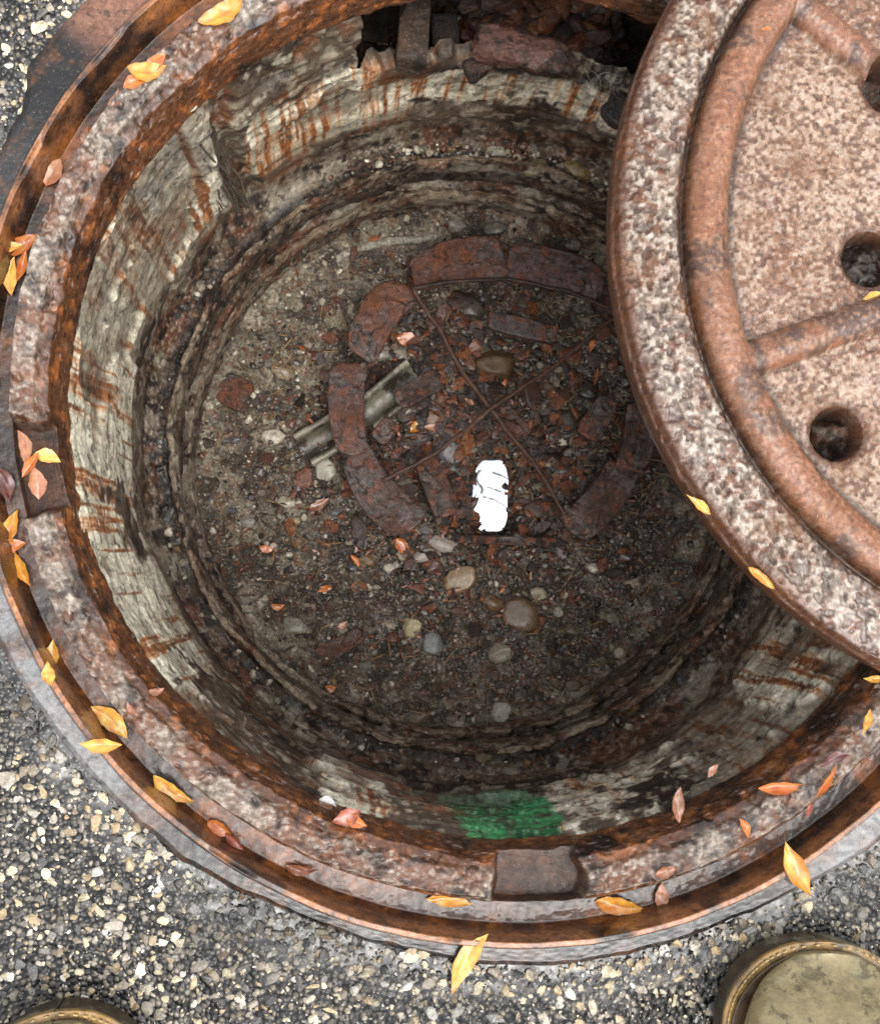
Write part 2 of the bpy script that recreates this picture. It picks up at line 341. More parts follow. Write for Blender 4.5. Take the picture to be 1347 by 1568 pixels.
col=col*(1-pm[...,None])+pc*pm[...,None]
gn=n3+n2*.7+.3*n1
gz=bumpa(TH+3*n2,269,7.4,.6)*ss(.765,.78,kk+.01*n2)*ss(1.03,.99,kk)*ss(-.5,-.3,gn+.12)
gc=mixc(np.broadcast_to(C(66,160,94),X.shape+(3,)),C(36,106,60),ss(-.05,.3,n2+.5*n3));gc=mixc(gc,C(170,200,170),ss(.15,.4,n4)*.5)
gc=mixc(gc,C(140,156,134),ss(.83,.80,kk)*.6);gc=mixc(gc,C(70,62,50),ss(.12,.3,-n3-.3*n4)*.8)
col=col*(1-gz[...,None])+gc*gz[...,None]
col=mixc(col,C(120,68,40),bumpa(TH,254,9,3)*zone*ss(-.2,.2,n2)*.8)
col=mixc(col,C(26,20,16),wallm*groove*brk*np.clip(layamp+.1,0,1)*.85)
lowz=ss(.745,.730,kk+.01*n1)
lc=mixc(np.broadcast_to(C(94,78,62),X.shape+(3,)),C(140,130,112),ss(0,.22,n2+.3*n1+.3*hb));lc=mixc(lc,C(96,60,40),ss(.05,.3,fbm(X,Y,Z,30,3,75)));lc=mixc(lc,C(34,27,22),ss(.05,.3,-n3-.2*n2-.3*hb));lc=mixc(lc,C(172,162,144),ss(.2,.4,n4+.4*n3)*.5)
col=col*(1-lowz[...,None])+lc*lowz[...,None]
lip=np.exp(-((idx-14.6)/.55)**2)+.8*np.exp(-((idx-20.2)/.6)**2)
col=mixc(col,C(164,144,120),np.clip(lip,0,1)*ss(-.3,.2,n2+.5*n3)*.75)
under_shade=np.exp(-((idx-17.2)/.8)**2)+np.exp(-((idx-12.6)/.6)**2);col=mixc(col,C(18,14,12),np.clip(under_shade,0,1)*.85)  # crevice shade painted near black behind and beneath the lip
void_shade=m*ss(7.4,6.4,idx+0*TH);col=mixc(col,C(18,14,12),void_shade*.92*(1-.4*heap))  # shade of the cavity painted into its wall colour, weaker on the heap
wet=np.clip(.55+.5*n1-.3*pm,0,1)
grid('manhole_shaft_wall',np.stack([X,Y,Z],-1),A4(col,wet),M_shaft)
# ------------------------------------------------------------------ floor
BC=sv(762,600,K(.655))
PU=sv(750,757,K(.62))
DC=sv(760,770,K(.63))
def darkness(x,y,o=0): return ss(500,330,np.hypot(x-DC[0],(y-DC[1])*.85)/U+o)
def floor_z(x,y):
    r=np.hypot(x,y)/U
    z=K(.632)+.012*fbm(x,y,0*x,11,3,80)+.008*fbm(x,y,0*x,38,3,81)+.004*fbm(x,y,0*x,120,3,82)
    z=z+.022*ss(470,620,r)
    rb=np.hypot(x-BC[0],y-BC[1])/U
    z=z-.010*ss(320,250,rb)
    dp=((np.abs(x-PU[0])/.0195)**3+(np.abs(y-PU[1])/.0385)**3)**(1/3)
    z=np.where(dp<1.6,z*(1-ss(1.4,1.02,dp))+(K(.62)-.007)*ss(1.4,1.02,dp),z)
    return z
rr=np.linspace(0,650,460);TH,PR=np.meshgrid(np.linspace(0,360,1200,endpoint=False),rr)
X=np.cos(TH*D2R)*PR*U;Y=np.sin(TH*D2R)*PR*U;Z=floor_z(X,Y)+.0018*fbm(X,Y,0*X,300,3,83)
n1=fbm(X,Y,0*X,13,4,84);n2=fbm(X,Y,0*X,50,4,85);n3=fbm(X,Y,0*X,180,3,86)
col=np.broadcast_to(C(120,110,92),X.shape+(3,)).copy()
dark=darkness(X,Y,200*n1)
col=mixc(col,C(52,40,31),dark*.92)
col=mixc(col,C(32,26,22),ss(.0,.2,n2+.3*n1)*.75);col=mixc(col,C(170,160,140),ss(.12,.3,-n2+.3*n3)*(1-.75*dark)*.65)
col=mixc(col,C(112,62,34),ss(.2,.34,n3+.25*n1)*.6)
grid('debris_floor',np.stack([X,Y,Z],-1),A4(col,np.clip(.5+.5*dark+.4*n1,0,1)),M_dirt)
T2,F2=stone_templates(2,16,.45,1.2,200,.68)
def disc(N,rmax,cxy=(0,0),gauss=False):
    if gauss:p=rng.normal(size=(N,2))*rmax*.5
    else:
        a=rng.uniform(0,6.283,N);r=rmax*np.sqrt(rng.random(N));p=np.c_[r*np.cos(a),r*np.sin(a)]
    p=p+np.array(cxy);return p[np.hypot(p[:,0],p[:,1])<600*U]
BX=np.array([BC[0],BC[1]])
def notpud(p): return p[((np.abs(p[:,0]-PU[0])/.0170)**3+(np.abs(p[:,1]-PU[1])/.0360)**3)>1]
pal=np.array([C(170,158,134),C(112,103,90),C(76,68,58),C(124,94,64),C(42,36,31),C(204,195,172),C(100,60,38),C(92,92,92)])
P=[];S=[];CC=[]
for N,rm,ctr,g,s0,s1 in((7500,600*U,(0,0),False,.0008,.0024),(8500,360*U,BX+np.array([-.015,-.045]),True,.0009,.003),(1500,600*U,(0,0),False,.002,.0048),(1700,370*U,BX+np.array([-.02,-.055]),True,.0028,.006)):
    p=notpud(disc(N,rm,ctr,g))
    n=len(p);sc=s0+(s1-s0)*rng.random(n)**1.7
    P.append(np.c_[p,floor_z(p[:,0],p[:,1])+sc*.08]);S.append(np.c_[sc,sc*rng.uniform(.5,1,n),sc*rng.uniform(.4,.75,n)])
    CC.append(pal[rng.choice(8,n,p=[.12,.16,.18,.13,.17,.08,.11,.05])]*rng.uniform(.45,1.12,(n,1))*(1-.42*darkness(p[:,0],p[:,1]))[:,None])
n=1100;a=np.r_[rng.uniform(30,110,600),rng.uniform(0,360,500)]*D2R;r=rng.uniform(628,664,n)*U
sc=.001+.004*rng.random(n)**2.2
P.append(np.c_[r*np.cos(a),r*np.sin(a),np.full(n,K(.714))+rng.uniform(-.002,.003,n)]);S.append(np.c_[sc,sc*.8,sc*.65]);CC.append(pal[rng.choice(8,n)]*rng.uniform(.6,1.0,(n,1)))
P=np.concatenate(P);S=np.concatenate(S);CC=np.concatenate(CC)
scatter('loose_gravel',T2,F2,P,S,rng.uniform(0,6.28,len(P)),.4,A4(CC,rng.uniform(.2,1,len(P))),M_stone,smooth=False)
TL,FL=stone_templates(4,8,.6,1.6,250,0)
p=notpud(disc(420,560*U,(-.01,-.01)));N=len(p);sc=.003+.008*rng.random(N)**2
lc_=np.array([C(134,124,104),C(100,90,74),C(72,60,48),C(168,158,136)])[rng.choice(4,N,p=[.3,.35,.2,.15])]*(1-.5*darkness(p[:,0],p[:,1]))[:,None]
scatter('silt_clods',TL,FL,np.c_[p,floor_z(p[:,0],p[:,1])-.0005],np.c_[sc,sc*rng.uniform(.5,.9,N),sc*.4],rng.uniform(0,6.28,N),.2,A4(lc_,rng.uniform(.1,.7,N)),M_dirt,var=.03)
T3,F3=stone_templates(4,14,.32,1.0,300,.74)
big=[(755,558,32,26,C(96,72,48)),(810,603,20,34,C(70,44,38)),(800,945,30,28,C(112,90,66)),(826,910,13,12,C(170,158,130)),(630,960,15,17,C(180,165,128)),(664,987,16,20,C(120,122,118)),(768,1000,24,20,C(146,138,118)),
(766,1090,15,19,C(175,170,155)),(698,888,34,22,C(150,124,90)),(432,568,18,15,C(128,112,86)),(756,925,18,15,C(108,80,52)),(848,302,18,12,C(170,130,115)),(820,256,18,14,C(135,124,92)),(885,262,22,16,C(130,112,72)),(762,232,14,10,C(165,160,140)),
(720,472,22,18,C(86,78,70)),(640,1100,16,12,C(110,96,74)),(700,1145,18,12,C(104,90,70)),(740,1155,14,11,C(120,104,80)),(555,330,18,12,C(118,112,98)),(520,318,16,12,C(130,120,100)),(480,345,20,14,C(100,95,84)),(620,745,18,14,C(104,94,78)),
(870,640,20,18,C(58,52,48)),(905,600,22,18,C(50,46,42)),(690,690,24,20,C(130,126,128)),(820,780,22,16,C(76,58,46)),(612,545,18,14,C(158,150,132)),(580,540,18,16,C(170,165,150)),(500,720,15,20,C(180,176,160)),(420,668,18,14,C(190,180,160)),
(680,835,24,14,C(160,150,140)),(650,850,18,12,C(170,160,148)),(440,770,14,10,C(180,170,150)),(380,800,12,11,C(140,134,122)),(360,1040,12,9,C(110,100,84)),(560,1020,12,9,C(105,100,90)),(880,1050,14,10,C(92,78,62)),(1000,1060,14,12,C(130,118,96)),(950,1000,10,10,C(140,126,98)),(1070,830,10,9,C(150,140,120)),(650,1195,10,9,C(190,185,175)),
(450,960,20,14,C(142,138,122)),(660,300,14,10,C(100,92,80)),(760,350,18,12,C(96,92,82)),(700,345,16,12,C(110,104,92)),(800,370,14,10,C(90,86,76)),(880,375,14,10,C(96,88,72))]
for i in range(110):
    a=rng.uniform(0,6.28);rr_=rng.uniform(30,350);g_=rng.uniform(5,14);big.append((680+rr_*math.cos(a),780+rr_*math.sin(a)*1.1,g_,g_*.8,pal[rng.integers(8)]*.85))
P=[];S=[];CC=[]
for u,v,a,b,c in big:
    q=sv(u,v,K(.64))
    if not(v<300 or v>1150) and abs(q[0]-PU[0])<.024 and abs(q[1]-PU[1])<.041:continue
    z=K(.714)+.001 if v<300 or v>1150 else floor_z(q[:1],q[1:2])[0]+.0005
    q=sv(u,v,z);f=U/.64
    P.append([q[0],q[1],z]);S.append([a*f,b*f,min(a,b)*f*.62]);CC.append(c*.9)
P=np.array(P);S=np.array(S);CC=np.array(CC)
scatter('debris_stones',T3,F3,P,S,rng.uniform(-.4,.4,len(P)),.15,A4(CC,rng.uniform(.3,.9,len(P))),M_stone,var=.03)
V,Fc=stone_templates(4,1,.12,1.0,391)
q=sv(430,395,K(.64));z=floor_z(q[:1],q[1:2])[0]+.007
scatter('flat_oval_stone',V,Fc,np.array([[q[0],q[1],z]]),np.array([[42*U/.64,26*U/.64,.007]]),np.array([55*D2R]),0.02,A4(C(112,106,90)[None],np.array([.4])),M_stone,var=.03)
T4,F4=stone_templates(3,12,.55,1.4,420,.6)
N=1900;p=notpud(disc(N,350*U,BX+np.array([-.02,-.03]),True));N=len(p)
sc=.0018+.009*rng.random(N)**2.4
rp=np.array([C(84,52,38),C(54,38,32),C(110,62,38),C(48,42,41),C(128,74,38),C(80,69,65)])
scatter('rust_flakes',T4,F4,np.c_[p,floor_z(p[:,0],p[:,1])+.003+.002*rng.random(N)],np.c_[sc,sc*rng.uniform(.4,.9,N),sc*rng.uniform(.1,.25,N)],rng.uniform(0,6.28,N),.35,A4(rp[rng.choice(6,N)]*rng.uniform(.6,1.1,(N,1)),rng.uniform(.3,1,N)),M_rust,smooth=False)
T5,F5=stone_templates(2,4,.2,1,500)
p=notpud(disc(900,560*U,(0,-.01)));N=len(p);L=rng.uniform(.003,.012,N)
scatter('twig_litter',T5,F5,np.c_[p,floor_z(p[:,0],p[:,1])+.003],np.c_[L,np.full(N,.0006),np.full(N,.0006)],rng.uniform(0,6.28,N),.2,A4(np.array([C(90,62,38),C(50,38,30),C(150,120,80)])[rng.choice(3,N)],np.full(N,.3)),M_stone)
# ------------------------------------------------------------------ rusted bucket (plates + rods)
def plate(name,u,v,L,W,rot,z,seed,thick=.0042,c=(104,66,52),bend=0):
    nr,na=46,240
    rho=np.linspace(0,1,nr)[:,None]**.8;ph=np.linspace(0,2*np.pi,na,endpoint=False)[None,:]
    e=.36;sx=np.sign(np.cos(ph))*np.abs(np.cos(ph))**e;sy=np.sign(np.sin(ph))*np.abs(np.sin(ph))**e
    f=U/.66;x=rho*sx*L*.5*f;y=rho*sy*W*.5*f
    wob=1+(.06*fbm(np.cos(ph)+seed,np.sin(ph),0*ph,1.6,3,seed)+.06*fbm(np.cos(ph)+seed,np.sin(ph),0*ph,8,3,seed+1))*rho**3
    x=x*wob;y=y*wob
    y=y*(1+.12*math.sin(seed*2.1)*np.clip(x/(L*.5*f),-1,1))
    zt=thick*(1-.3*rho**22)+0*x
    zt=np.concatenate([zt,zt[-1:]*.25,zt[-1:]*0-thick*1.6],0)
    x=np.concatenate([x,x[-1:]*1.0,x[-1:]*.97],0);y=np.concatenate([y,y[-1:]*1.0,y[-1:]*.94],0)
    zt=zt+.0011*fbm(x+seed,y,0*x,50,3,seed+3)+.0006*fbm(x+seed,y,0*x,260,3,seed+4)-.0014*ss(.1,.3,fbm(x+seed,y,0*x,90,3,seed+5))
    y=y+bend*(x**2)/(.12)
    a=rot*D2R;q=sv(u,v,z)
    X=q[0]+x*math.cos(a)-y*math.sin(a);Y=q[1]+x*math.sin(a)+y*math.cos(a)
    zz=z+zt+.05*x*math.sin(seed)+.10*y*math.cos(seed*1.7)
    n2=fbm(X,Y,zz,45,4,600);n3=fbm(X,Y,zz,150,3,601)
    cc0=np.array(c)*.84
    col=mixc(np.broadcast_to(C(*cc0),X.shape+(3,)),C(46,34,30),ss(0,.3,n2));col=mixc(col,C(112,64,40),ss(.12,.35,n3)*.8);col=mixc(col,C(108,94,90),ss(.14,.35,-n3+.3*n2)*.5)
    return grid(name,np.stack([X,Y,zz],-1),A4(col,np.clip(.45+n2,0,1)),M_rust,flip=True)
zp=K(.658)
kids=[plate('plate_1',700,400,146,66,11,zp,1,bend=-.4,c=(104,70,56)),plate('plate_2',850,412,150,64,-14,zp+.001,2,c=(102,82,80),bend=-.3),
plate('plate_3',578,486,128,60,57,zp-.003,3,bend=-.5,c=(112,68,46)),plate('plate_4',531,626,142,54,92,zp-.003,4,bend=-.3,c=(100,66,50)),
plate('plate_5',578,757,142,60,128,zp-.004,5,bend=-.5,c=(92,66,56)),plate('plate_6',920,770,130,58,48,zp-.004,6,bend=.4,c=(74,52,42)),
plate('plate_7',975,680,120,50,75,zp-.004,7,bend=.3,c=(56,44,40)),plate('plate_8',938,478,80,34,-60,zp-.003,8,bend=-.3,c=(74,52,44)),
plate('plate_9',780,828,170,13,-2,zp-.010,9,c=(40,32,30)),plate('inner_plate',668,745,96,40,112,zp-.014,11,c=(80,56,44)),plate('inner_slab',800,502,110,30,-12,zp-.012,12,c=(96,88,88)),plate('inner_flake',640,597,74,34,30,zp-.012,13,c=(70,50,42)),
plate('inner_shard',915,640,70,40,60,zp-.014,14,c=(50,45,44)),plate('inner_chip',590,660,40,30,50,zp-.012,15,c=(80,50,38))]
plate('rust_slab',352,596,60,48,-30,floor_z(*[np.array([q_]) for q_ in sv(352,596,K(.64))[:2]])[0]+.001,16,c=(96,64,48))
plate('rust_slab',515,992,90,28,30,floor_z(*[np.array([q_]) for q_ in sv(515,992,K(.64))[:2]])[0]+.001,17,c=(92,64,48))
def tube(name,pts,r,mat,col,wob=0,seed=0,n=90,na=12):
    pts=np.array(pts,float);t=np.linspace(0,len(pts)-1,n)
    c=np.stack([np.interp(t,np.arange(len(pts)),pts[:,i]) for i in range(3)],-1)
    if wob:
        for i in range(3):c[:,i]+=wob*fbm(t*1.5+seed*5,0*t+i*3,0*t,1,3,seed+i)
    d=np.gradient(c,axis=0);d/=np.linalg.norm(d,axis=1,keepdims=True)+1e-9
    up=np.array([0,0,1.]) if abs(d[0,2])<.9 else np.array([1.,0,0])
    a=np.cross(d,up);a/=np.linalg.norm(a,axis=1,keepdims=True)+1e-9;b=np.cross(d,a)
    ph=np.linspace(0,2*np.pi,na,endpoint=False)
    rr=r*(1+.35*fbm(t[:,None]*9+seed,np.cos(ph)[None],np.sin(ph)[None],1.2,2,seed+9))
    P=c[:,None]+rr[...,None]*(a[:,None]*np.cos(ph)[None,:,None]+b[:,None]*np.sin(ph)[None,:,None])
    cc=np.broadcast_to(col,P.shape)*(1+.3*fbm(P[...,0],P[...,1],P[...,2],120,3,9))[...,None]
    return grid(name,P,A4(cc,.5),mat)
zr=K(.662)+.004
rc=C(74,48,36)
kids+=[tube('rod_1',[sv(634,443,zr),sv(690,535,zr-.004),sv(752,628,zr-.006),sv(810,700,zr-.01),sv(872,792,zr-.012)],.0024,M_rust,rc,.003,1),
tube('rod_2',[sv(938,490,zr),sv(850,560,zr-.003),sv(752,628,zr-.002),sv(670,690,zr-.006),sv(588,738,zr-.008)],.0021,M_rust,rc,.003,2),
tube('rim_wire',[sv(632,440,zr),sv(700,430,zr-.002),sv(780,425,zr-.003),sv(860,445,zr-.003),sv(930,470,zr-.002)],.0018,M_rust,C(46,34,30),.002,3)]
parent('rusted_debris_bucket',kids)
za=K(.64)+.003
tube('broken_ring_piece',[sv(512,402,za-.004),sv(526,388,za),sv(550,379,za+.002),sv(590,371,za+.002),sv(640,366,za),sv(668,364,za-.006)],.0038,M_dirt,C(156,150,134),.003,44,n=120,na=16)
# ------------------------------------------------------------------ split pipe
def trough(name,u0,v0,u1,v1,wpx,z,c):
    A=sv(u0,v0,z);B=sv(u1,v1,z);n=60;na=44;r=wpx*.5*U/.64
    t=np.linspace(0,1,n)[:,None];d=(B-A);L=np.linalg.norm(d);d/=L;s=np.array([-d[1],d[0],0])
    ph=np.linspace(-205,25,na)*D2R
    prof=[(math.cos(a)*r,math.sin(a)*r) for a in ph]+[(math.cos(a)*r*.62,math.sin(a)*r*.62) for a in ph[::-1]]
    prof=np.array(prof)
    tt=t+.05*fbm(prof[None,:,0]*200,prof[None,:,1]*200,0*t,1,2,5)*(2*np.abs(t-.5))**2
    P=A+d*L*tt[...,None]+s*prof[None,:,0:1]+np.array([0,0,1.])*prof[None,:,1:2]
    P=P+.0012*fbm(P[...,0],P[...,1],P[...,2],100,3,7)[...,None]
    n2=fbm(P[...,0],P[...,1],P[...,2],60,4,77)
    cc=mixc(np.broadcast_to(C(*c),P.shape),C(76,70,58),ss(-.1,.25,n2))
    cc=cc*np.where(np.arange(len(prof))>=na,.5,1)[None,:,None]
    return grid(name,P,A4(cc,.6),M_stone)
parent('split_pipe',[trough('upper_length',556,640,640,571,54,K(.647),(160,156,134)),trough('lower_length',464,690,530,652,56,K(.64),(146,140,118))])
# ------------------------------------------------------------------ puddle
def puddle():
    z=K(.62)-.001;c=sv(750,759,z)
    m=60;tt=np.linspace(0,2*np.pi,320,endpoint=False);e=.5
    ex=np.sign(np.cos(tt))*np.abs(np.cos(tt))**e;ey=np.sign(np.sin(tt))*np.abs(np.sin(tt))**e
    bx=ex*.0178;by=ey*.0365
    bx=bx*(1-.10*ey);bx=bx+.0012*fbm(ex,ey,0*ex,2.2,3,3);by=by+.001*fbm(ex,ey,0*ex,2.2,3,4)
    a=-4*D2R;bx,by=bx*math.cos(a)-by*math.sin(a),bx*math.sin(a)+by*math.cos(a)
    kk_=np.linspace(0,1,m)[:,None]
    x=kk_*bx;y=kk_*by
    P=np.stack([c[0]+x,c[1]+y,z+x*math.tan(9*D2R)+y*.02],-1)
    mt=bpy.data.materials.new('mirror_standing_water');mt.use_nodes=True;N=mt.node_tree.nodes;Lk=mt.node_tree.links;b=N['Principled BSDF']  # water made metallic and tilted to mirror the sky
    b.inputs['Roughness'].default_value=.02
    tcn=N.new('ShaderNodeTexCoord');at=N.new('ShaderNodeAttribute');at.attribute_name='Col'
    mx=N.new('ShaderNodeMix');mx.data_type='RGBA';Lk.new(at.outputs['Fac'],mx.inputs[0]);mx.inputs[6].default_value=(.02,.02,.018,1);mx.inputs[7].default_value=(.60,.63,.65,1)
    Lk.new(mx.outputs[2],b.inputs['Base Color']);b.inputs['Metallic'].default_value=.95
    n=N.new('ShaderNodeTexNoise');n.inputs['Scale'].default_value=60;Lk.new(tcn.outputs['Object'],n.inputs['Vector'])
    bp=N.new('ShaderNodeBump');bp.inputs['Distance'].default_value=.0006;bp.inputs['Strength'].default_value=.4
    Lk.new(n.outputs['Fac'],bp.inputs['Height']);Lk.new(bp.outputs[0],b.inputs['Normal'])
    nw=fbm(x,y,0*x,60,2,7);nz=fbm(x,y,0*x,90,3,4)
    dr=np.hypot(x+.014,(y+.055)*.9)+.002*nw
    refl_arcs=np.exp(-((dr-.0485)/.0007)**2)+np.exp(-((dr-.040)/.0004)**2)*.6*(x>-.002)+np.exp(-((dr-.058)/.0008)**2)*(x>-.003)+np.exp(-((dr-.073)/.0008)**2)*(x>.002)
    left_refl=np.exp(-((x+.011-.003*np.sin(y*260))/.0016)**2)*(y>.002)*(y<.026)
    msk=ss(1.0,.96,kk_+.04*nz)*(1-np.clip(refl_arcs+left_refl,0,1)*.96)  # dark ripple lines and left-hand reflection painted into the water colour
    return grid('water_puddle',P,A4(np.repeat(msk[...,None],3,-1),1.0),mt)
puddle()
a=rng.uniform(0,6.28,30);ea=np.sign(np.cos(a))*np.abs(np.cos(a))**.5*.0195;eb=np.sign(np.sin(a))*np.abs(np.sin(a))**.5*.0385
sc=rng.uniform(.0015,.0045,30)
scatter('puddle_edge_debris',T4,F4,np.c_[PU[0]+ea,PU[1]+eb,np.full(30,K(.62)+.0035)+ea*.16],np.c_[sc,sc*.7,sc*.3],rng.uniform(0,6.28,30),.3,A4(rp[rng.choice(6,30)]*.8,np.full(30,.7)),M_rust,smooth=False)
# ------------------------------------------------------------------ bricks and rubble in the cavity
V5,F5b=ico(6)
def block(name,u,v,z,sx,sy,sz,rot,c,seed,mat=M_shaft,p=12,fac=1.3,am=.10):
    q=sv(u,v,z);W=V5/(np.abs(V5)**p).sum(1,keepdims=True)**(1/p)
    W=facet(W,fac,seed,6)
    W=W*np.array([sx,sy,sz])*.5*U
    W=W*(1+am*fbm(W[:,0]+seed,W[:,1],W[:,2],40,5,seed,.65))[:,None]
    a=rot*D2R;X=W[:,0]*math.cos(a)-W[:,1]*math.sin(a)+q[0];Y=W[:,0]*math.sin(a)+W[:,1]*math.cos(a)+q[1];Z=W[:,2]+z
    n=fbm(X,Y,Z,50,4,seed+5);n3=fbm(X,Y,Z,150,3,seed+6);cc=mixc(np.broadcast_to(C(*c),(len(X),3)),C(34,26,22),ss(-.05,.25,n));cc=mixc(cc,np.minimum(C(*c)*1.7,.8),ss(.15,.35,n3)*.5)
    return build(name,np.c_[X,Y,Z],F5b.reshape(-1),3,A4(cc,np.full(len(X),.4)),mat)
block('brick',632,52,-.12,56,120,60,-4,(62,50,40),1)
block('brick',680,60,-.15,50,80,50,3,(22,19,18),2)
block('rust_rubble',792,78,-.118,150,58,44,-12,(88,60,50),3,M_rust,6,1.0,.35)
block('rust_rubble',862,96,-.13,56,40,36,-35,(64,46,40),4,M_rust,5,1.0,.35)
block('rust_rubble',732,104,-.135,54,40,36,30,(48,36,32),5,M_rust,5,1.0,.35)
block('concrete_chunk',428,92,-.085,96,52,46,28,(88,78,70),6,M_shaft,6,1.0,.35)
block('concrete_chunk',945,170,-.14,56,56,36,-40,(48,45,43),8,M_shaft,5,1.0,.35)
N=420;a=(rng.uniform(52,112,N))*D2R;r=rng.uniform(705,838,N)*U;hp=bumpa(a/D2R,83,11,4)
T6,F6=stone_templates(4,10,.5,1.3,640,.7)
sc=.004+.010*rng.random(N)**2
scatter('cavity_rubble',T6,F6,np.c_[r*np.cos(a),r*np.sin(a),-.225+.08*hp+rng.uniform(-.005,.010,N)],np.c_[sc*1.3,sc*.8,sc*.5],rng.uniform(0,6.28,N),.4,A4(rp[rng.choice(6,N)]*rng.uniform(.4,.8,(N,1))*(.25+.6*hp)[:,None],np.full(N,.5)),M_rust,var=.03)  # rubble colour darkened away from the heap as cavity shade
# ------------------------------------------------------------------ fibres & web
def strands(name,n,box0,box1,z0,z1,r,mat,seed,colr=(150,142,128)):
    g=np.random.default_rng(seed);o=[]
    for i in range(n):
        a=sv(g.uniform(box0[0],box0[1]),g.uniform(box0[2],box0[3]),z0+g.uniform(-.005,.005));b=sv(g.uniform(box1[0],box1[1]),g.uniform(box1[2],box1[3]),z1+g.uniform(-.01,.01))
        m_=(a+b)/2+g.normal(size=3)*.004
        o.append(tube('strand_%d'%(i+1),[a,m_,b],r*g.uniform(.4,1.5),mat,C(*colr)*g.uniform(.4,1.0),.006,seed+i,n=40,na=5))
    return parent(name,o)
strands('hanging_root_fibres',26,(275,325,175,225),(335,385,285,335),-.08,-.20,.0007,M_stone,900,(110,102,90))
strands('cobweb',14,(880,955,95,125),(885,955,125,185),-.055,-.10,.00012,M_web,950)
# ------------------------------------------------------------------ manhole cover
SC=795.0
nr=430;r1=np.linspace(2,SC,nr);nt_=1750
TH,PR=np.meshgrid(np.linspace(0,360,nt_,endpoint=False),r1)
x=np.cos(TH*D2R)*PR;y=np.sin(TH*D2R)*PR
k=LR/SC
ribs=[200,141,251,302,353,44,92]
def lidh(PR,TH):
    panel=-.006
    h=np.full(PR.shape,panel)
    ring=np.sqrt(np.clip(1-((PR-646)/38)**2,0,1));h=np.where(ring>0,np.maximum(h,panel+.0145*ring**.9),h)
    for a in ribs:
        dd=np.abs(np.sin((TH-a)*D2R)*PR);fr=np.cos((TH-a)*D2R)>0
        rb=np.sqrt(np.clip(1-(dd/30)**2,0,1))*fr*(PR<640)*(PR>120)
        h=np.maximum(h,panel+.0115*rb**.9)
    hub=np.sqrt(np.clip(1-((PR-140)/34)**2,0,1));h=np.maximum(h,panel+.0105*hub)
    rim=ss(681,690,PR);h=h*(1-rim)+rim*(.0015-.004*((PR-735)/60)**2*(PR>735))
    h-=.0045*np.exp(-((PR-687)/7)**2)
    h-=.006*ss(785,795,PR)**2
    return h
Zl=lidh(PR,TH)
X=lx+x*k;Y=ly+y*k
holes=[(1334,395,43),(1285,664,41),(1364,128,43),(1500,250,43),(1560,520,43),(1480,760,43),(1700,120,43)]
hd=np.full(X.shape,9.0)
for u,v,rad in holes:
    q=sv(u,v,LZ-.004);hd=np.minimum(hd,np.hypot(X-q[0],Y-q[1])/(rad*U*.94))
hd=hd+.04*fbm(X,Y,0*X,90,3,810)
n2=fbm(X,Y,0*X,40,4,800);n3=fbm(X,Y,0*X,150,3,801);n4=fbm(X,Y,0*X,420,2,802);n1=fbm(X,Y,0*X,12,3,803)
n5=fbm(X,Y,0*X,260,2,806)
rimm=ss(686,696,PR)
rg0=np.clip(ss(-.004,.001,lidh(PR,TH)),0,1)*(1-rimm)
Zl=Zl+.0006*n2+(.0003+.0003*rimm)*n3+.0004*n4-.0015*rimm*ss(.14,.34,n5+.3*n3)-.0007*(1-rimm)*(1-rg0)*ss(.2,.4,n5)
hw=ss(1.05,.95,hd);Zl=Zl*(1-hw)+(-.038+.012*ss(-.2,.3,n2))*hw-.0022*ss(1.3,1.02,hd)*(1-hw)+hw*.004*n3
col=np.broadcast_to(C(146,116,96),X.shape+(3,)).copy()
col=mixc(col,C(118,76,50),ss(-.15,.3,n2*.6+.9*n1)*.85);col=mixc(col,C(184,168,152),ss(.1,.4,n4+.3*n3-.4*n1)*.5)
col=mixc(col,C(70,46,34),ss(.1,.35,-n4-.4*n3)*.7)
cr=mixc(np.broadcast_to(C(130,82,52),X.shape+(3,)),C(78,52,40),ss(0,.25,n2+.2*n3));cr=mixc(cr,C(158,114,84),ss(.1,.4,n4+.3*n3)*.5)
rg=np.clip(np.maximum(rg0,ss(38,24,np.abs(PR-646))),0,1)
col=col*(1-.92*rg[...,None])+cr*.92*rg[...,None]
rc_=mixc(np.broadcast_to(C(140,122,106),X.shape+(3,)),C(102,66,44),ss(.0,.3,n3+.6*n2));rc_=mixc(rc_,C(200,190,178),ss(.12,.4,n4+.15*n2)*.55);rc_=mixc(rc_,C(54,38,30),ss(.10,.35,-n4-.4*n3)*.65)
rc_=mixc(rc_,C(60,41,31),ss(.14,.30,n5+.3*n3)*.65)
col=col*(1-rimm[...,None])+rc_*rimm[...,None]
col=mixc(col,C(48,31,22),np.exp(-((PR-687)/10)**2)*.95);col=mixc(col,C(86,52,33),ss(765,788,PR)*.9)  # shadow line painted into the groove outside the ridge; outer edge browner
col=mixc(col,C(48,32,23),np.exp(-((PR-605)/10)**2)*.8)  # matching dark shade line painted along the ridge's inner foot
col=mixc(col,C(30,22,18),hw*.95);col=mixc(col,C(84,80,72),ss(.7,.5,hd)*ss(.1,.3,n3)*.8);col=mixc(col,C(80,50,34),ss(1.45,1.05,hd)*(1-hw)*.85)
top=np.stack([X,Y,LZ+Zl],-1)
sp=[(796.5,-.009),(797,-.014),(796,-.024),(793,-.029),(780,-.031)]
T1d=np.linspace(0,360,nt_,endpoint=False)*D2R
ex=[];ec=[]
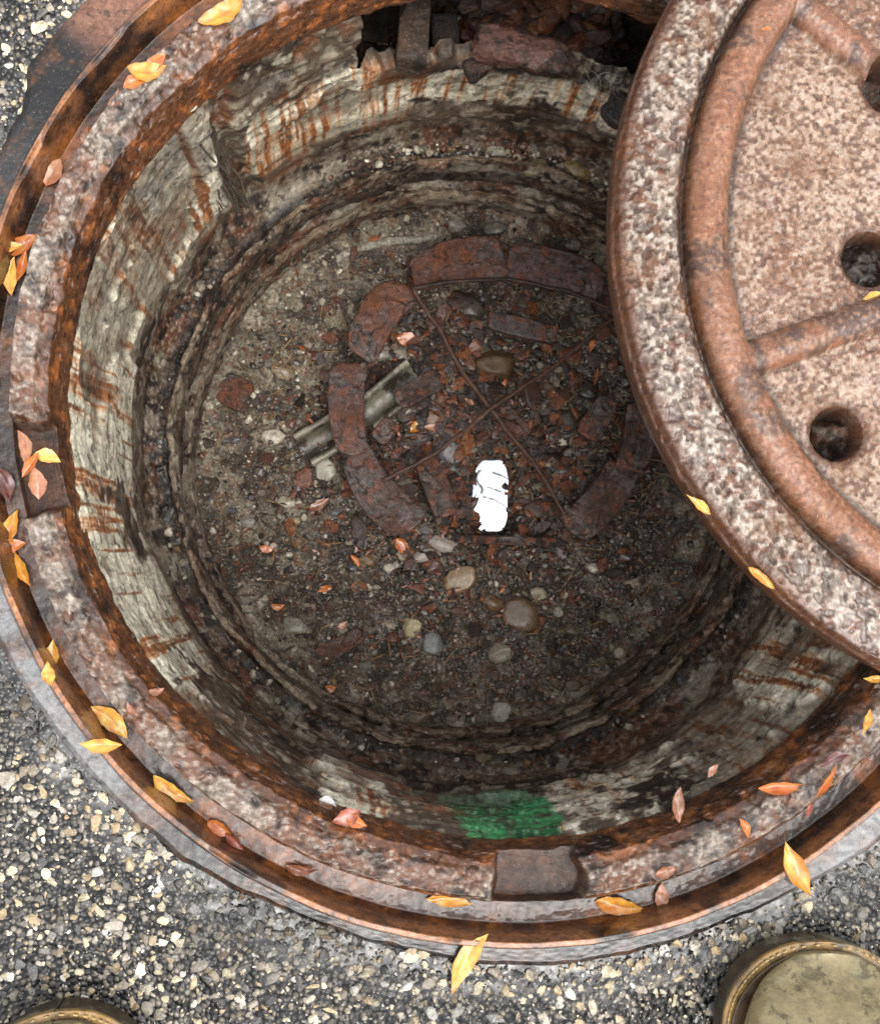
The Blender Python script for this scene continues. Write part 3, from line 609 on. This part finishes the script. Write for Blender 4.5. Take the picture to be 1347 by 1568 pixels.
for r_,z_ in sp:
    a=.0008*fbm(np.cos(T1d)*.3,np.sin(T1d)*.3,0*T1d+z_,60,3,805)
    ex.append(np.c_[lx+np.cos(T1d)*(r_*k+a),ly+np.sin(T1d)*(r_*k+a),np.full(nt_,LZ+z_)]);ec.append(np.broadcast_to(C(82,52,35),(nt_,3)))
for r_ in (700,300,2):
    ex.append(np.c_[lx+np.cos(T1d)*r_*k,ly+np.sin(T1d)*r_*k,np.full(nt_,LZ-.041)]);ec.append(np.broadcast_to(C(78,52,37),(nt_,3)))
P=np.concatenate([top,np.array(ex)],0);cc=np.concatenate([col,np.array(ec)],0)
wet=np.concatenate([np.clip(.6+.7*n1+.2*rg,0,1)*(1-.6*hw),np.full((len(ex),nt_),.5)],0)
grid('manhole_cover',P,A4(cc,wet),M_lid)
def lid_z(x,y):
    dx,dy=(x-lx)/k,(y-ly)/k
    return LZ+lidh(np.array([math.hypot(dx,dy)]),np.array([math.atan2(dy,dx)/D2R]))[0]
# ------------------------------------------------------------------ leaves
def leaf_templates(n,seed):
    g=np.random.default_rng(seed);T=[];TC=[];nu,nw=21,9
    t=np.linspace(0,1,nu)[:,None];v=np.linspace(-1,1,nw)[None,:]
    for i in range(n):
        w=np.sin(np.pi*t**g.uniform(.7,1.2))**g.uniform(.8,1.3)*.5
        fold=g.uniform(.1,.7)
        x=(t-.5)+0*v;y=v*w*(1-.25*fold)+.16*g.normal()*(t-.5)**2*4+.05*np.sin(t*23+i)*v*w
        z=fold*np.abs(v)**1.3*w+g.uniform(-.12,.3)*(2*t-1)**2+.08*np.sin(t*7+i)*v
        z=z+.09*fbm(x*3+i,y*3,0*x,2,2,seed+i)
        T.append(np.stack([x,y,z],-1).reshape(-1,3))
        c=1-.25*np.abs(v)**4;c=c*(1-.35*(np.abs(v)<.12));c=c+0*t
        sh=fbm(x*2+i*3,y*2,0*x,2.3,3,seed+i)
        cc=np.stack([c*(1+.15*sh),c*(1+.5*sh),c*(1+.3*sh)],-1);TC.append(cc.reshape(-1,3))
    ii=np.arange(nu-1)[:,None];jj=np.arange(nw-1)[None,:]
    q=np.stack([ii*nw+jj,ii*nw+jj+1,(ii+1)*nw+jj+1,(ii+1)*nw+jj],-1).reshape(-1,4)
    return np.array(T),q,np.array(TC)
LT,LF,LC=leaf_templates(18,40)
OY=C(214,148,56);OR=C(192,110,48);RD=C(146,72,48);PK=C(176,124,92);YE=C(224,170,80);BR=C(130,80,52);DR=C(84,36,28)
LV=[(345,22,88,36,35,OY),(226,112,62,34,5,OY),(240,95,40,24,40,OR),(205,125,40,22,20,OR),(178,152,42,16,65,BR),(132,205,34,16,70,BR),(118,236,36,20,80,BR),(83,262,54,30,65,PK),
(36,374,62,26,35,OR),(16,424,64,22,88,YE),(36,408,54,18,75,OR),(22,382,40,16,10,OY),(74,698,44,22,-15,YE),(58,738,56,30,100,PK),(40,682,56,20,105,PK),(48,712,50,18,60,OR),(8,738,66,28,-65,DR),(16,808,64,24,70,OY),(22,835,40,22,10,OR),(32,868,70,22,-62,OY),
(84,1000,44,22,-85,YE),(88,1028,40,22,-80,OY),(172,1102,76,30,-42,YE),(162,1137,66,25,-3,YE),(262,1212,76,26,-36,YE),(336,1270,44,22,-30,OR),(360,1290,40,12,-40,RD),(690,1382,74,23,-8,OY),(712,1470,108,32,58,YE),(950,1388,84,28,-10,OY),
(1013,1372,42,22,85,PK),(1020,1335,38,20,20,BR),(1190,1314,104,36,-66,OY),(1195,1204,86,20,2,OR),(1265,1196,62,13,52,OR),(1276,1160,56,18,20,DR),(1140,1266,36,16,-65,OR),(1037,1232,60,20,88,BR),(1325,1105,46,16,68,OY),(1337,1040,40,14,0,YE),(460,1333,50,16,-8,BR),
(530,1252,50,30,20,RD),(545,1258,40,22,-30,OR),(200,1085,30,12,-60,BR),(1090,1180,30,12,50,BR),(240,1060,26,12,10,BR),(1240,1240,34,12,70,RD)]
def sprinkle(name,lst,zf,wet=.6,lift=.003):
    P=[];S=[];R_=[];CC=[]
    for u,v,L,W_,a,c in lst:
        q=sv(u,v,0);z=zf(q[0],q[1])
        q=sv(u,v,z+lift);z=zf(q[0],q[1])
        f=U*(H-z)/H
        P.append([q[0],q[1],z+lift]);S.append([L*f*.92,W_*f*1.0,L*f*.36]);R_.append(a*D2R);CC.append(c)
    return scatter(name,LT,LF,np.array(P),np.array(S),np.array(R_),.1,A4(np.array(CC),np.full(len(P),wet)),M_leaf,tcol=LC,var=.03)
def zrim(x,y):
    r=math.hypot(x,y)/U
    if r>845:return .001
    if r<705:return -.012
    return float(frame_z(r*U))
sprinkle('fallen_leaves',LV,zrim)
sprinkle('cover_leaves',[(1072,772,54,18,-38,YE),(1170,886,56,16,-40,OY),(1336,452,46,13,15,YE),(1172,45,18,8,10,OR)],lambda x,y:lid_z(x,y) if math.hypot(x-lx,y-ly)<LR else LZ-.004,lift=.004)
g=np.random.default_rng(5)
PL=[(625,520,42,22,-15,OR),(640,650,34,14,50,OY),(665,655,30,12,10,PK),(617,838,34,18,-50,OR),(497,901,26,10,20,OR),(545,857,24,10,-55,OR),(287,840,20,13,0,OR),(408,841,22,11,-10,OR),(905,530,24,9,70,OR),(912,578,34,9,75,BR),(490,772,36,14,30,BR),(525,958,20,9,30,PK),(425,930,20,10,0,OR),(260,942,26,12,0,OR),(507,1055,18,11,0,OR),(695,905,28,10,20,BR),(770,590,24,8,60,OR),(720,615,22,8,-40,PK),(970,705,24,14,60,OR)]
for i in range(230):
    a=g.normal(size=2);PL.append((690+a[0]*135,720+a[1]*150,g.uniform(6,16),g.uniform(2.5,6),g.uniform(0,180),[OR,BR,BR,BR,BR,RD][g.integers(6)]*g.uniform(.4,.95)))
P=[];S=[];R_=[];CC=[]
for u,v,L,W_,a,c in PL:
    q=sv(u,v,K(.635))
    if math.hypot(q[0],q[1])>600*U or (abs(q[0]-PU[0])<.022 and abs(q[1]-PU[1])<.038):continue
    z=floor_z(q[:1],q[1:2])[0]+.006;q=sv(u,v,z);f=U/.64
    P.append([q[0],q[1],z]);S.append([L*f,W_*f*1.1,L*f*.3]);R_.append(a*D2R);CC.append(c)
scatter('leaf_litter',LT,LF,np.array(P),np.array(S),np.array(R_),.25,A4(np.array(CC),np.full(len(P),.7)),M_leaf,tcol=LC,var=.05)
block('paint_chip',500,1238,-.035,30,38,8,30,(235,232,225),31,M_stone,4)
# ------------------------------------------------------------------ boots
def boot(name,u,v,rot,w=.118,L=.30):
    tip=sv(u,v,.035);kids=[]
    def halfw(t):
        toe=np.sqrt(np.clip(1-((.17-np.minimum(t,.17))/.17)**2,0,1))
        heel=np.sqrt(np.clip(1-((np.maximum(t,.9)-.9)/.1)**2,0,1))
        body=1-.26*ss(.28,.62,t)+.02*ss(.7,.95,t)
        return w*.5*toe**.9*heel*body
    a=rot*D2R
    def loft(nm,inset,z0,ztop,c,pw,y0=0,y1=1,mat=M_boot):
        n=120;na=84;t=np.linspace(0,1,n);t=.5-.5*np.cos(np.pi*t);t=y0+(y1-y0)*t
        hw=np.maximum(halfw(t)-inset*ss(0,.02,t)*ss(1,.98,t),.0004)
        ph=np.linspace(0,2*np.pi,na,endpoint=False)
        cx=np.sign(np.cos(ph))*np.abs(np.cos(ph))**pw;cz=np.sign(np.sin(ph))*np.abs(np.sin(ph))**pw
        zt=ztop(t) if callable(ztop) else np.full(n,ztop)
        xx=hw[:,None]*cx[None];zc=(zt+z0)/2;hz=(zt-z0)/2
        zz=zc[:,None]+hz[:,None]*cz[None]
        yy=-(t*(L-2*inset)+inset)[:,None]+0*xx
        X=tip[0]+xx*math.cos(a)-yy*math.sin(a);Y=tip[1]+xx*math.sin(a)+yy*math.cos(a)
        nn=fbm(X,Y,zz,35,4,71);Z=zz+.0014*nn
        cc=mixc(np.broadcast_to(C(*c),X.shape+(3,)),C(*c)*.5,ss(0,.35,nn))
        return grid(nm,np.stack([X,Y,Z],-1),A4(cc,.5),mat)
    kids.append(loft('outsole',0.0015,.001,.022,(62,50,36),.35))
    kids.append(loft('welt',.0005,.0225,.0275,(160,124,66),.4))
    kids.append(loft('welt_seam',.0045,.028,.0305,(84,62,34),.5))
    def up(t): return .034+.036*ss(.0,.14,t)+.075*ss(.2,.62,t)+.01*ss(.62,.8,t)-.02*ss(.85,1,t)
    kids.append(loft('vamp',.006,.029,up,(134,122,94),.75))
    kids.append(loft('toe_cap',.0048,.029,lambda t:up(t)+.0012,(146,132,96),.74,0,.24))
    T7,F7=stone_templates(2,1,.05,1,700);tt=np.linspace(.004,.45,46);P=[];R_=[]
    for sgn in(-1,1):
        for i,t_ in enumerate(tt**1.3/.45**.3):
            h=float(halfw(np.array([t_]))[0])-.0028;h2=float(halfw(np.array([t_+.004]))[0])-.0028
            xx=sgn*max(h,0);yy=-(t_*L)-.002
            P.append([tip[0]+xx*math.cos(a)-yy*math.sin(a),tip[1]+xx*math.sin(a)+yy*math.cos(a),.0285]);R_.append(a+math.atan2(-.004*L,sgn*(h2-h)))
    kids.append(scatter('welt_stitches',T7,F7,np.array(P),np.tile([.0017,.0006,.0006],(len(P),1)),np.array(R_),0.,A4(np.tile(C(200,172,112),(len(P),1)),np.full(len(P),.3)),M_stone))
    n=40;na=72;t=np.linspace(0,1,n)[:,None];ph=np.linspace(0,2*np.pi,na,endpoint=False)[None]
    rx=.040+.006*t+.012*(1-t)**3;ry=.056+.002*t+.02*(1-t)**3
    xx=rx*np.cos(ph);yy=-(L*.74)+ry*np.sin(ph);zz=.06+.12*t+0*ph
    xi=(rx[-1]-.004)*np.cos(ph);yi=-(L*.74)+(ry[-1]-.004)*np.sin(ph)
    xx=np.concatenate([xx,xi,xi*.98],0);yy=np.concatenate([yy,yi,yi],0);zz=np.concatenate([zz,0*xi+.181,0*xi+.08],0)
    X=tip[0]+xx*math.cos(a)-yy*math.sin(a);Y=tip[1]+xx*math.sin(a)+yy*math.cos(a)
    kids.append(grid('ankle_shaft',np.stack([X,Y,zz],-1),A4(np.broadcast_to(C(140,122,90),X.shape+(3,))*1.0,.3),M_boot))
    for i in range(5):
        t0=.34+.06*i;zc=float(up(np.array([t0]))[0])+.004
        p=[]
        for s_ in(-1,-.5,0,.5,1):
            x_=s_*.022;y_=-(t0*L)-.006*s_;z_=zc-.010*s_*s_
            p.append((tip[0]+x_*math.cos(a)-y_*math.sin(a),tip[1]+x_*math.sin(a)+y_*math.cos(a),z_))
        kids.append(tube('lace_%d'%(i+1),p,.002,M_boot,C(90,70,45),0,i,n=30,na=8))
    parent(name,kids)
boot('work_boot',1272,1447,-4,w=.122)
boot('work_boot',78,1556,6,w=.105)
# ------------------------------------------------------------------ light, sky, camera
sc=bpy.context.scene
wd_=bpy.data.worlds.new("World");sc.world=wd_;wd_.use_nodes=True;nt=wd_.node_tree
sky=nt.nodes.new('ShaderNodeTexSky');sky.sky_type='NISHITA';sky.sun_disc=False
EL=68*D2R;AZ=155*D2R
sky.sun_elevation=EL;sky.sun_rotation=AZ;sky.dust_density=4;sky.air_density=1.5
hs=nt.nodes.new('ShaderNodeHueSaturation');hs.inputs['Saturation'].default_value=.22;hs.inputs['Value'].default_value=2.1
nt.links.new(sky.outputs[0],hs.inputs['Color']);nt.links.new(hs.outputs[0],nt.nodes['Background'].inputs[0]);nt.nodes['Background'].inputs[1].default_value=.15
sl=bpy.data.lights.new('sun','SUN');sl.energy=1.2;sl.angle=60*D2R;sl.color=(1,.97,.92)
so=bpy.data.objects.new('sun',sl);sc.collection.objects.link(so)
dv=Vector((math.sin(AZ)*math.cos(EL),math.cos(AZ)*math.cos(EL),math.sin(EL)))
so.rotation_euler=dv.to_track_quat('Z','Y').to_euler()
cd=bpy.data.cameras.new('camera');co=bpy.data.objects.new('camera',cd);sc.collection.objects.link(co)
cd.sensor_fit='VERTICAL';cd.sensor_height=24;cd.lens=24*F/1568;cd.clip_start=.01;cd.clip_end=500
co.matrix_world=Matrix.Translation(Vector(CAM))@Matrix(RM.tolist()).to_4x4()
sc.camera=co
sc.view_settings.view_transform='Standard';sc.view_settings.look='None';sc.view_settings.exposure=0
